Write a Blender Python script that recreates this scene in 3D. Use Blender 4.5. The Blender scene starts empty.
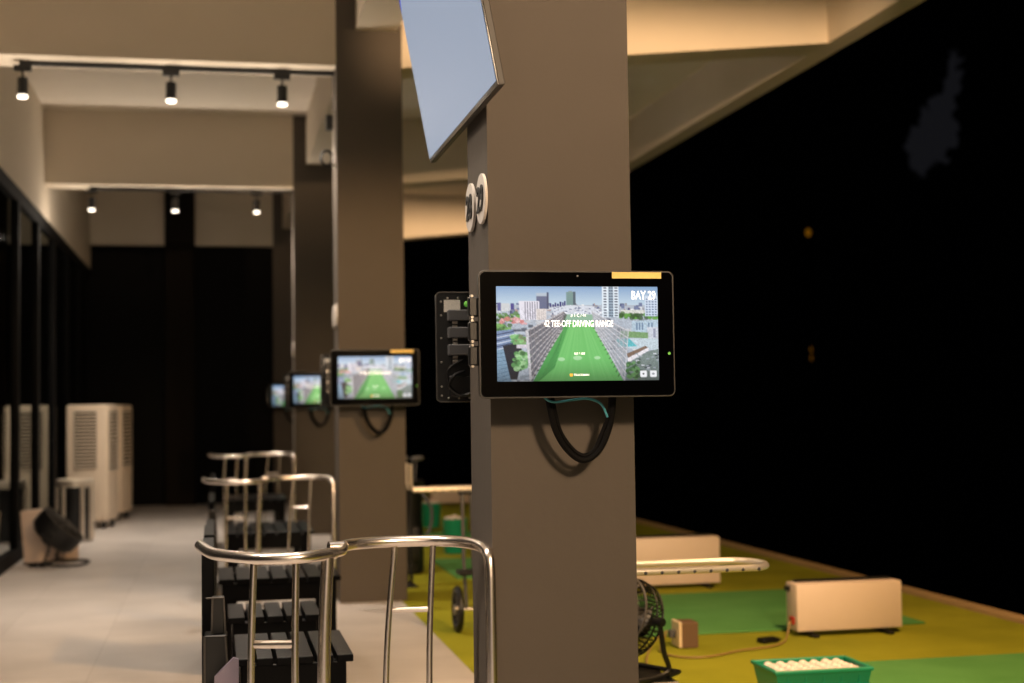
import bpy, bmesh, math, random
import numpy as np
from mathutils import Vector, Matrix
from math import pi, sin, cos, radians, tan
random.seed(7); np.random.seed(7)
SC = bpy.context.scene
C = SC.collection

# ------------------------------------------------------------------ camera, view, sky, lights
cam_d = bpy.data.cameras.new('camera'); cam = bpy.data.objects.new('camera', cam_d); C.objects.link(cam)
F = Vector((0.20464297, 0.9777265, 0.04660637)); R = Vector((0.97882802, -0.2042087, -0.01394701)); U = Vector((0.00411893, -0.04847378, 0.99881596))
cam.matrix_world = Matrix(((R.x, U.x, -F.x, 0), (R.y, U.y, -F.y, 0), (R.z, U.z, -F.z, 1.26), (0, 0, 0, 1)))
cam_d.sensor_width = 36; cam_d.lens = 36 * 1422 / 1024
cam_d.clip_start = 0.05; cam_d.clip_end = 300
cam_d.dof.use_dof = True; cam_d.dof.focus_distance = 4.05; cam_d.dof.aperture_fstop = 2.4
SC.camera = cam
SC.view_settings.view_transform = 'Standard'; SC.view_settings.look = 'None'
SC.view_settings.gamma = 1; SC.view_settings.exposure = 0.0; SC.view_settings.use_curve_mapping = False

W = bpy.data.worlds.new('night_sky'); SC.world = W; W.use_nodes = True
nt = W.node_tree; nt.nodes.clear()
def N(t, kind, **kw):
    n = t.nodes.new(kind)
    for k, v in kw.items(): setattr(n, k, v)
    return n
def L(t, a, b): t.links.new(a, b)
def mth(t, op, a, b=None, clamp=False):
    n = N(t, 'ShaderNodeMath', operation=op); n.use_clamp = clamp
    for i, v in enumerate((a, b)):
        if v is None: continue
        if hasattr(v, 'links'): L(t, v, n.inputs[i])
        else: n.inputs[i].default_value = v
    return n.outputs[0]
# a black night sky with one small dim cloud low to the right
tc = N(nt, 'ShaderNodeTexCoord')
def dotv(v):
    n = N(nt, 'ShaderNodeVectorMath', operation='DOT_PRODUCT'); L(nt, tc.outputs['Generated'], n.inputs[0]); n.inputs[1].default_value = v
    return n.outputs['Value']
cl = Vector((0.4704, 0.8615, 0.191)).normalized()
cr = cl.cross(Vector((0, 0, 1))).normalized(); cu = cr.cross(cl).normalized()
nz = N(nt, 'ShaderNodeTexNoise'); nz.inputs['Scale'].default_value = 55; nz.inputs['Detail'].default_value = 3
L(nt, tc.outputs['Generated'], nz.inputs['Vector'])
jit = mth(nt, 'MULTIPLY', mth(nt, 'SUBTRACT', nz.outputs['Fac'], 0.5), 0.05)
a = mth(nt, 'ADD', dotv(cr), jit); b = dotv(cu); front = mth(nt, 'GREATER_THAN', dotv(cl), 0.9)
def blob(ca, cb, ra, rb, sk):
    x = mth(nt, 'SUBTRACT', mth(nt, 'SUBTRACT', a, ca), mth(nt, 'MULTIPLY', mth(nt, 'SUBTRACT', b, cb), sk))
    x = mth(nt, 'DIVIDE', x, ra); y = mth(nt, 'DIVIDE', mth(nt, 'SUBTRACT', b, cb), rb)
    return mth(nt, 'SUBTRACT', 1.15, mth(nt, 'SQRT', mth(nt, 'ADD', mth(nt, 'MULTIPLY', x, x), mth(nt, 'MULTIPLY', y, y))), True)
m = mth(nt, 'MAXIMUM', blob(0.0075, 0.004, 0.0072, 0.034, 0.25), blob(-0.005, -0.017, 0.0085, 0.022, -0.05))
m = mth(nt, 'MULTIPLY', mth(nt, 'MULTIPLY', m, 6, True), front)
mx = N(nt, 'ShaderNodeMix', data_type='RGBA'); L(nt, m, mx.inputs['Factor'])
mx.inputs['A'].default_value = (0.0001, 0.0001, 0.00012, 1); mx.inputs['B'].default_value = (0.0058, 0.0058, 0.007, 1)
bg = N(nt, 'ShaderNodeBackground'); L(nt, mx.outputs['Result'], bg.inputs['Color'])
wo = N(nt, 'ShaderNodeOutputWorld'); L(nt, bg.outputs[0], wo.inputs['Surface'])

def spot(name, loc, target, power, color, cone, blend, size):
    d = bpy.data.lights.new(name, 'SPOT'); d.energy = power; d.color = color; d.spot_size = radians(cone); d.spot_blend = blend; d.shadow_soft_size = size
    o = bpy.data.objects.new(name, d); C.objects.link(o); o.location = loc
    o.rotation_euler = (Vector(target) - Vector(loc)).to_track_quat('-Z', 'Y').to_euler()
    return o
WARM = (1.0, 0.60, 0.27); SOFT = (1.0, 0.85, 0.70)
PITCH = 5.27
BEAM_Y = [-1.14 + PITCH * k for k in range(6)]       # front faces of the cross beams / pillars
TRACK_X = (-1.21, -0.30, 0.45)
# track spots along the corridor: a wide pool downwards plus an added fill point under each lamp to lift the ceiling
for k in range(-2, 5):  # the rearmost row is added to wash the back wall with light
    for x in TRACK_X:
        spot('track_light', (x, -1.14 + PITCH * k + 0.16, 3.30), (x + 0.02, -1.14 + PITCH * k + 0.25, 0), 60 if (k == 1 and x > 0) else 165, SOFT, 112, 1.0, 0.03)
        d = bpy.data.lights.new('track_fill', 'POINT'); d.energy = 13; d.color = SOFT; d.shadow_soft_size = 0.03
        o = bpy.data.objects.new('track_fill', d); C.objects.link(o); o.location = (x, -1.14 + PITCH * k + 0.16, 3.02)
# warm floodlights over the tee line, with plates added to shape their beams, out of the frame; those of the third bay are switched off
FLOODS = [((2.0, BEAM_Y[0] + 0.55, 3.50), (1.05, BEAM_Y[1], 1.3), 1700, 44, (1.0, 0.70, 0.44), 0.32), ((2.9, BEAM_Y[1] + 0.60, 3.30), (2.3, BEAM_Y[2] - 1.2, 0.6), 600, 104, WARM, 0.03),
          ((2.8, BEAM_Y[1] + 1.2, 3.62), (2.85, BEAM_Y[2], 3.72), 1000, 54, (1.0, 0.65, 0.36), 0.03), ((3.7, BEAM_Y[3] + 0.7, 3.62), (3.2, BEAM_Y[4], 3.72), 1050, 44, (1.0, 0.65, 0.36), 0.03)]
for loc, tgt, pw, cone, col, siz in FLOODS: spot('bay_floodlight', loc, tgt, pw, col, cone, 0.35, siz)

# ------------------------------------------------------------------ helpers
def lin(c):
    r = []
    for v in c[:3]:
        v = v / 255.0
        r.append(v / 12.92 if v <= 0.04045 else ((v + 0.055) / 1.055) ** 2.4)
    return (*r, 1.0)
MATS = {}
def mat(name, rgb, rough=0.6, metal=0.0, var=0.0, vscale=8.0, bump=0.0, bscale=60.0, emit=0.0, spec=0.5, detail=3):
    if name in MATS: return MATS[name]
    m = bpy.data.materials.new(name); m.use_nodes = True; t = m.node_tree
    p = t.nodes['Principled BSDF']; c = lin(rgb)
    p.inputs['Roughness'].default_value = rough; p.inputs['Metallic'].default_value = metal; p.inputs['Specular IOR Level'].default_value = spec
    o = N(t, 'ShaderNodeTexCoord')
    if var:
        n = N(t, 'ShaderNodeTexNoise'); n.inputs['Scale'].default_value = vscale; n.inputs['Detail'].default_value = detail
        L(t, o.outputs['Object'], n.inputs['Vector'])
        mxn = N(t, 'ShaderNodeMix', data_type='RGBA'); L(t, n.outputs['Fac'], mxn.inputs['Factor'])
        mxn.inputs['A'].default_value = (*[v * (1 - var) for v in c[:3]], 1); mxn.inputs['B'].default_value = (*[min(1, v * (1 + var)) for v in c[:3]], 1)
        L(t, mxn.outputs['Result'], p.inputs['Base Color'])
    else: p.inputs['Base Color'].default_value = c
    if bump:
        n = N(t, 'ShaderNodeTexNoise'); n.inputs['Scale'].default_value = bscale; n.inputs['Detail'].default_value = 2
        L(t, o.outputs['Object'], n.inputs['Vector'])
        bn = N(t, 'ShaderNodeBump'); bn.inputs['Strength'].default_value = bump; bn.inputs['Distance'].default_value = 0.01
        L(t, n.outputs['Fac'], bn.inputs['Height']); L(t, bn.outputs['Normal'], p.inputs['Normal'])
    if emit:
        p.inputs['Emission Color'].default_value = c; p.inputs['Emission Strength'].default_value = emit
    MATS[name] = m; return m

M_CEIL = mat('ceiling_paint', (240, 230, 216), 0.8, var=0.04, vscale=3)
M_BEAM = mat('beam_paint', (206, 193, 174), 0.8, var=0.04, vscale=3)
M_PILLAR = mat('taupe_pillar_paint', (86, 79, 72), 0.75, var=0.05, vscale=5, bump=0.08, bscale=25, spec=0.25)
M_BLACKPAINT = mat('black_paint', (9, 8, 8), 0.75, var=0.1, spec=0.12)
M_DARKCOL = mat('dark_brown_paint', (24, 19, 15), 0.8, var=0.1, spec=0.1)
M_CHROME = mat('polished_steel', (240, 230, 220), 0.27, 1.0, bump=0.02, bscale=200)
M_STEEL = mat('brushed_steel', (190, 185, 178), 0.28, 1.0, bump=0.05, bscale=120)
M_BLACKWOOD = mat('black_stained_wood', (6, 6, 7), 0.33, var=0.25, vscale=20, bump=0.08, bscale=40, spec=0.1)
M_PLASTIC = mat('black_plastic', (12, 12, 13), 0.42, var=0.1)
M_GLOSSBLACK = mat('black_glass', (3, 3, 4), 0.08)
M_GREYPL = mat('grey_plastic', (78, 78, 80), 0.5, var=0.08)
M_WHITE = mat('white_powder_coat', (224, 202, 186), 0.5, var=0.03, vscale=10)
M_COOLER = mat('ivory_plastic', (228, 208, 184), 0.5, var=0.03)
M_GREENPL = mat('green_plastic', (22, 140, 104), 0.4, var=0.06)
M_BALL = mat('white_golf_ball', (232, 218, 210), 0.35, bump=0.15, bscale=500)
M_BROWNBOX = mat('brown_metal_box', (104, 78, 54), 0.6, var=0.08)
M_CREAM = mat('cream_plastic', (235, 210, 175), 0.5)
M_TANCABLE = mat('tan_cable', (150, 122, 70), 0.5)
M_RED = mat('red_switch', (170, 40, 25), 0.4)
M_YELLOW = mat('yellow_label_paper', (240, 208, 120), 0.6, emit=0.0, var=0.08, vscale=120)
M_TEAL = mat('teal_cable', (70, 150, 165), 0.4)
M_SIGN = mat('white_sign_plastic', (200, 192, 184), 0.5)
M_INK = mat('black_ink', (16, 14, 12), 0.6)
M_LABEL = mat('white_paper_label', (210, 205, 195), 0.6, var=0.3, vscale=250)
M_GREENDOT = mat('green_dot', (96, 170, 62), 0.5, emit=0.35)
M_LAMP = mat('lamp_glow', (255, 246, 230), 0.5, emit=2.5)
M_SATIN = mat('satin_cream_steel', (245, 232, 214), 0.32, 0.55)
M_KERB = mat('beige_kerb_paint', (176, 146, 104), 0.7, var=0.08)
M_TVSIDE = mat('grey_anodised_edge', (66, 62, 58), 0.6, 0.0)
M_LILAC = mat('lilac_grey_plastic', (120, 112, 130), 0.5)
M_TVPIC = mat('tv_picture', (156, 168, 188), 0.5, emit=0.9)
M_TVPIC.node_tree.nodes['Principled BSDF'].inputs['Specular IOR Level'].default_value = 0.08
M_TVPIC.node_tree.nodes['Principled BSDF'].inputs['Base Color'].default_value = (0.01, 0.01, 0.012, 1)
M_TVBLUE = mat('tv_logo_blue', (40, 70, 180), 0.2, emit=0.9)
M_TEXT = mat('white_lit_text', (255, 255, 255), 0.4, emit=1.0)
M_TEXTO = mat('orange_lit_logo', (235, 160, 50), 0.4, emit=0.9)
M_FARLAMP = mat('far_sodium_lamp', (255, 170, 30), 0.4, emit=0.12)

def floor_material():
    m = bpy.data.materials.new('grey_stone_tiles'); m.use_nodes = True; t = m.node_tree; p = t.nodes['Principled BSDF']
    o = N(t, 'ShaderNodeTexCoord')
    br = N(t, 'ShaderNodeTexBrick'); br.offset = 0.0
    br.inputs['Scale'].default_value = 1.0; br.inputs['Brick Width'].default_value = 0.6; br.inputs['Row Height'].default_value = 0.6
    br.inputs['Mortar Size'].default_value = 0.003; br.inputs['Color1'].default_value = lin((202, 195, 190)); br.inputs['Color2'].default_value = lin((192, 185, 180)); br.inputs['Mortar'].default_value = lin((180, 173, 168))
    L(t, o.outputs['Object'], br.inputs['Vector'])
    n = N(t, 'ShaderNodeTexNoise'); n.inputs['Scale'].default_value = 2.2; n.inputs['Detail'].default_value = 6; L(t, o.outputs['Object'], n.inputs['Vector'])
    r = N(t, 'ShaderNodeMapRange'); r.inputs['To Min'].default_value = 0.68; r.inputs['To Max'].default_value = 1.16; L(t, n.outputs['Fac'], r.inputs['Value'])
    mu = N(t, 'ShaderNodeVectorMath', operation='SCALE'); L(t, br.outputs['Color'], mu.inputs[0]); L(t, r.outputs['Result'], mu.inputs['Scale'])
    L(t, mu.outputs[0], p.inputs['Base Color'])
    p.inputs['Roughness'].default_value = 0.42
    return m
def turf_material(name, c1, c2, scale):
    m = bpy.data.materials.new(name); m.use_nodes = True; t = m.node_tree; p = t.nodes['Principled BSDF']
    o = N(t, 'ShaderNodeTexCoord')
    n = N(t, 'ShaderNodeTexNoise'); n.inputs['Scale'].default_value = 180; n.inputs['Detail'].default_value = 2; L(t, o.outputs['Object'], n.inputs['Vector'])
    n2 = N(t, 'ShaderNodeTexNoise'); n2.inputs['Scale'].default_value = scale; n2.inputs['Detail'].default_value = 4; L(t, o.outputs['Object'], n2.inputs['Vector'])
    s = mth(t, 'ADD', mth(t, 'MULTIPLY', n.outputs['Fac'], 0.35), mth(t, 'MULTIPLY', n2.outputs['Fac'], 0.65))
    r = N(t, 'ShaderNodeMapRange'); r.inputs['From Min'].default_value = 0.3; r.inputs['From Max'].default_value = 0.7; L(t, s, r.inputs['Value'])
    x = N(t, 'ShaderNodeMix', data_type='RGBA'); L(t, r.outputs['Result'], x.inputs['Factor']); x.inputs['A'].default_value = lin(c1); x.inputs['B'].default_value = lin(c2)
    L(t, x.outputs['Result'], p.inputs['Base Color']); p.inputs['Roughness'].default_value = 0.95; p.inputs['Specular IOR Level'].default_value = 0.1
    b = N(t, 'ShaderNodeBump'); b.inputs['Strength'].default_value = 0.6; b.inputs['Distance'].default_value = 0.01; L(t, n.outputs['Fac'], b.inputs['Height']); L(t, b.outputs['Normal'], p.inputs['Normal'])
    return m
M_FLOOR = floor_material()
M_TURF = turf_material('olive_turf', (130, 134, 34), (168, 166, 48), 1.6)
M_MAT = turf_material('green_mat_turf', (84, 142, 76), (106, 162, 92), 2.5)
def glass_material():
    m = bpy.data.materials.new('dark_window_glass'); m.use_nodes = True; t = m.node_tree; t.nodes.clear()
    fr = N(t, 'ShaderNodeFresnel'); fr.inputs['IOR'].default_value = 1.5
    tr = N(t, 'ShaderNodeBsdfTransparent'); tr.inputs['Color'].default_value = (0.25, 0.27, 0.26, 1)
    gl = N(t, 'ShaderNodeBsdfGlossy'); gl.inputs['Roughness'].default_value = 0.02; gl.inputs['Color'].default_value = (0.85, 0.9, 0.88, 1)
    mx = N(t, 'ShaderNodeMixShader'); L(t, fr.outputs[0], mx.inputs[0]); L(t, tr.outputs[0], mx.inputs[1]); L(t, gl.outputs[0], mx.inputs[2])
    o = N(t, 'ShaderNodeOutputMaterial'); L(t, mx.outputs[0], o.inputs['Surface'])
    return m
M_GLASS = glass_material()

def box(bm, lo, hi, bev=0.0, rot=None, seg=1):
    t = bmesh.new(); bmesh.ops.create_cube(t, size=1)
    lo = Vector(lo); hi = Vector(hi); c = (lo + hi) / 2; s = hi - lo
    for v in t.verts: v.co = Vector((v.co.x * s.x, v.co.y * s.y, v.co.z * s.z))
    if bev: bmesh.ops.bevel(t, geom=list(t.edges), offset=bev, segments=seg, profile=0.5, affect='EDGES')
    for v in t.verts: v.co = (rot @ v.co if rot else v.co) + c
    merge(bm, t)
def merge(bm, t, mi=0):
    vm = {v: bm.verts.new(v.co) for v in t.verts}
    for f in t.faces:
        try: bm.faces.new([vm[v] for v in f.verts])
        except ValueError: pass
    t.free()
def ring(c, t, r, seg, n0):
    b = t.cross(n0).normalized()
    return [c + (n0 * cos(2 * pi * i / seg) + b * sin(2 * pi * i / seg)) * r for i in range(seg)]
def tube(bm, pts, r, seg=12, closed=False, cap=True):
    pts = [Vector(p) for p in pts]; n = len(pts); rs = r if isinstance(r, (list, tuple)) else [r] * n
    tang = []
    for i in range(n):
        if closed: d = pts[(i + 1) % n] - pts[i - 1]
        else: d = pts[min(i + 1, n - 1)] - pts[max(i - 1, 0)]
        tang.append(d.normalized())
    n0 = tang[0].orthogonal().normalized(); rows = []
    for i in range(n):
        n0 = (n0 - tang[i] * n0.dot(tang[i])).normalized()
        rows.append([bm.verts.new(p) for p in ring(pts[i], tang[i], rs[i], seg, n0)])
    for i in range(n if closed else n - 1):
        A, B = rows[i], rows[(i + 1) % n]
        off = 0
        if closed and i == n - 1:
            off = min(range(seg), key=lambda k: (A[0].co - B[k].co).length)
        for j in range(seg): bm.faces.new((A[j], A[(j + 1) % seg], B[(j + 1 + off) % seg], B[(j + off) % seg]))
    if cap and not closed:
        bm.faces.new(rows[0][::-1]); bm.faces.new(rows[-1])
def cyl(bm, p0, p1, r0, r1=None, seg=20): tube(bm, [p0, p1], [r0, r0 if r1 is None else r1], seg)
def lathe(bm, prof, c=(0, 0, 0), seg=32, M=None):
    c = Vector(c); rows = []
    for r, z in prof:
        row = []
        for i in range(seg):
            p = Vector((r * cos(2 * pi * i / seg), r * sin(2 * pi * i / seg), z))
            row.append(bm.verts.new((M @ p if M else p) + c))
        rows.append(row)
    for A, B in zip(rows, rows[1:]):
        for j in range(seg): bm.faces.new((A[j], A[(j + 1) % seg], B[(j + 1) % seg], B[j]))
    bm.faces.new(rows[0][::-1]); bm.faces.new(rows[-1])
def prism(bm, poly, lo, hi, axis):                   # polygon extruded along an axis: 'y' -> poly in (x,z), 'x' -> (y,z), 'z' -> (x,y)
    def mk(p, t): return {'y': (p[0], t, p[1]), 'x': (t, p[0], p[1]), 'z': (p[0], p[1], t)}[axis]
    A = [bm.verts.new(mk(p, lo)) for p in poly]; B = [bm.verts.new(mk(p, hi)) for p in poly]; n = len(poly)
    bm.faces.new(A); bm.faces.new(B[::-1])
    for i in range(n): bm.faces.new((A[i], B[i], B[(i + 1) % n], A[(i + 1) % n]))
def sphere(bm, c, r, u=16, v=10, sc=(1, 1, 1)):
    t = bmesh.new(); bmesh.ops.create_uvsphere(t, u_segments=u, v_segments=v, radius=r)
    for q in t.verts: q.co = Vector((q.co.x * sc[0], q.co.y * sc[1], q.co.z * sc[2])) + Vector(c)
    merge(bm, t)
def rrect(x0, x1, y0, y1, r, n=6):
    P = []
    for cx, cy, a0 in ((x1 - r, y1 - r, 0), (x0 + r, y1 - r, 90), (x0 + r, y0 + r, 180), (x1 - r, y0 + r, 270)):
        for i in range(n + 1):
            t = radians(a0 + 90 * i / n); P.append((cx + r * cos(t), cy + r * sin(t)))
    return P
def spline(pts, n=8):
    pts = [Vector(p) for p in pts]; out = []
    for i in range(len(pts) - 1):
        p0 = pts[max(i - 1, 0)]; p1 = pts[i]; p2 = pts[i + 1]; p3 = pts[min(i + 2, len(pts) - 1)]
        for k in range(n):
            t = k / n
            out.append(0.5 * ((2 * p1) + (p2 - p0) * t + (2 * p0 - 5 * p1 + 4 * p2 - p3) * t * t + (3 * p1 - p0 - 3 * p2 + p3) * t ** 3))
    return out + [pts[-1]]
def obj(name, bm, m, parent=None, smooth=True, loc=None):
    me = bpy.data.meshes.new(name)
    bmesh.ops.recalc_face_normals(bm, faces=bm.faces)
    bm.to_mesh(me); bm.free()
    if smooth:
        me.shade_smooth(); me.set_sharp_from_angle(angle=radians(35))
    me.materials.append(m)
    o = bpy.data.objects.new(name, me); C.objects.link(o)
    if parent is not None: o.parent = parent
    if loc: o.location = loc
    return o
def B(): return bmesh.new()
def tag(o, label, cat, group=None):
    o['label'] = label; o['category'] = cat
    if group: o['group'] = group
    return o
def thing(name, label, cat, loc=(0, 0, 0), rz=0.0, group=None):
    o = bpy.data.objects.new(name, None); C.objects.link(o); o.empty_display_size = 0.1
    o.location = loc; o.rotation_euler = (0, 0, rz)
    return tag(o, label, cat, group)
def kids(o): return [c for c in C.objects if c.parent == o]
def dup(root, loc, label, rz=None, parent=None):
    r = root.copy(); C.objects.link(r)
    if parent is None:
        r.location = loc
        if label: r['label'] = label
        if rz is not None: r.rotation_euler = (0, 0, rz)
    else: r.parent = parent
    for ch in kids(root): dup(ch, None, None, None, r)
    return r
def struct(name, bm, m, label, cat, smooth=False):
    o = obj(name, bm, m, None, smooth); o['kind'] = 'structure'; o['label'] = label; o['category'] = cat
    return o
def text(name, body, size, m, parent, mtx, sx=1.0, bold=0.0, depth=0.0):
    cu = bpy.data.curves.new(name, 'FONT'); cu.body = body; cu.size = size; cu.align_x = 'CENTER'; cu.align_y = 'CENTER'; cu.offset = bold; cu.extrude = depth; cu.resolution_u = 3
    t = bpy.data.objects.new(name + '_curve', cu); C.objects.link(t)
    dg = bpy.context.evaluated_depsgraph_get(); me = bpy.data.meshes.new_from_object(t.evaluated_get(dg)); me.name = name
    bpy.data.objects.remove(t); bpy.data.curves.remove(cu)
    me.transform(mtx @ Matrix.Diagonal((sx, 1, 1, 1))); me.materials.clear(); me.materials.append(m)
    o = bpy.data.objects.new(name, me); C.objects.link(o); o.parent = parent
    return o
# text planes: facing -Y (towards the camera) and facing -X (towards the corridor)
def face_front(x, y, z): return Matrix.Translation((x, y, z)) @ Matrix.Rotation(pi / 2, 4, 'X')
def face_left(x, y, z): return Matrix.Translation((x, y, z)) @ Matrix.Rotation(-pi / 2, 4, 'Z') @ Matrix.Rotation(pi / 2, 4, 'X')

# ------------------------------------------------------------------ structure
XL, XP0, XP1, XT, XE = -1.65, 0.797, 1.237, 4.312, 4.48
ZB, ZC = 3.55, 4.30
Y0, YEND = -12.0, 20.05
bm = B(); box(bm, (-1.9, Y0, -0.2), (1.2, YEND + 0.2, 0)); struct('floor', bm, M_FLOOR, 'pale grey tiled corridor floor between the glass wall and the pillars', 'floor')
bm = B(); box(bm, (1.2, Y0, -0.2), (4.455, 22, 0.0)); struct('floor_turf', bm, M_TURF, 'olive green artificial turf along the tee line right of the pillars', 'floor')
bm = B(); box(bm, (4.455, Y0, -0.25), (4.54, 22, 0.03), 0.006); struct('trim_1', bm, M_KERB, 'beige kerb along the outer edge of the turf', 'kerb')
bm = B(); box(bm, (XL - 0.15, Y0, ZC), (XE, 20.5, ZC + 0.15)); struct('ceiling', bm, M_CEIL, 'cream ceiling slab above corridor and tees', 'ceiling')
bm = B(); box(bm, (XL - 0.15, Y0, 3.22), (XL, YEND, ZC)); struct('wall_left', bm, M_BEAM, 'beige wall strip above the black framed glazing', 'wall')
for k in range(5):
    y = BEAM_Y[k]
    where = ('behind the viewer', 'at the nearest pillar', 'at the second pillar', 'at the third pillar', 'at the end wall', 'beyond the end wall')[k]
    if k < 5:
        bm = B(); box(bm, (XL, y, ZB), (XP0, y + 0.335, ZC)); struct('beam_corridor', bm, M_BEAM, 'beige ceiling beam crossing the corridor ' + where, 'beam')
    bm = B(); prism(bm, [(XP1, ZB), (XT, 3.841), (XT, ZC), (XP1, ZC)], y, y + 0.335, 'y'); struct('beam_cantilever', bm, M_BEAM, 'tapered cream ceiling beam over the turf ' + where, 'beam')
    bm = B(); box(bm, (XP0, y, 0.0), (XP1, y + 0.335, ZC)); struct('pillar', bm, M_PILLAR, 'square taupe pillar, ' + ('behind the viewer', 'nearest, carrying the large monitor', 'second from the front', 'third from the front', 'fourth, beside the end wall', 'beyond the end wall')[k], 'pillar')
    bm = B(); box(bm, (0.93, y + 0.335, 3.795), (1.207, min(y + PITCH, 20.5), ZC)); struct('beam_lengthwise', bm, M_BEAM, 'beige lengthwise beam running back from the pillar ' + where, 'beam')
bm = B(); box(bm, (XT, Y0, 3.841), (XE, 20.5, ZC)); struct('beam_edge', bm, M_BEAM, 'beige edge beam along the open side of the range', 'beam')
bm = B(); box(bm, (XL - 0.15, YEND, 0), (XP0, YEND + 0.15, ZB)); struct('wall_end', bm, M_BLACKPAINT, 'black wall closing the far end of the corridor', 'wall')
bm = B(); box(bm, (-0.66, YEND - 0.18, 0), (-0.26, YEND, ZB)); box(bm, (-0.66, YEND - 0.30, ZB - 0.002), (-0.26, YEND - 0.115, ZC)); struct('pillar_end', bm, M_DARKCOL, 'dark brown column in the middle of the black end wall', 'pillar')

# glazing on the left: framed panes standing side by side
gy = -5.6 - 1.42 * 4; i = 1
while gy < YEND - 0.4:
    g1 = min(gy + 1.42, YEND - 0.02)
    fb = B()
    box(fb, (XL - 0.07, gy, 0), (XL, gy + 0.07, 3.22), 0.004); box(fb, (XL - 0.07, g1 - 0.07, 0), (XL, g1, 3.22), 0.004)
    box(fb, (XL - 0.07, gy + 0.07, 0), (XL, g1 - 0.07, 0.12), 0.004); box(fb, (XL - 0.07, gy + 0.07, 3.10), (XL, g1 - 0.07, 3.22), 0.004)
    w = struct('window_%d' % i, fb, M_BLACKPAINT, 'black framed floor to ceiling glass panel number %d along the left wall' % i, 'window')
    w['label'] = 'tall black framed dark glass panel along the left corridor wall'; w['group'] = 'glass panels of the left wall'
    pb = B(); box(pb, (XL - 0.045, gy + 0.07, 0.12), (XL - 0.033, g1 - 0.07, 3.10)); p = obj('pane', pb, M_GLASS, w, False); p['kind'] = 'structure'
    gy += 1.42; i += 1
bm = B(); box(bm, (XL - 0.15, Y0 - 0.15, 0), (XE, Y0, ZC)); struct('wall_back', bm, M_BEAM, 'beige wall closing the hall behind the viewer', 'wall')
bm = B(); box(bm, (-4.2, Y0, -0.1), (-4.1, YEND, 3.4)); struct('wall_behind_glass', bm, M_BLACKPAINT, 'dark wall of the unlit room behind the glass', 'wall')

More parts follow.
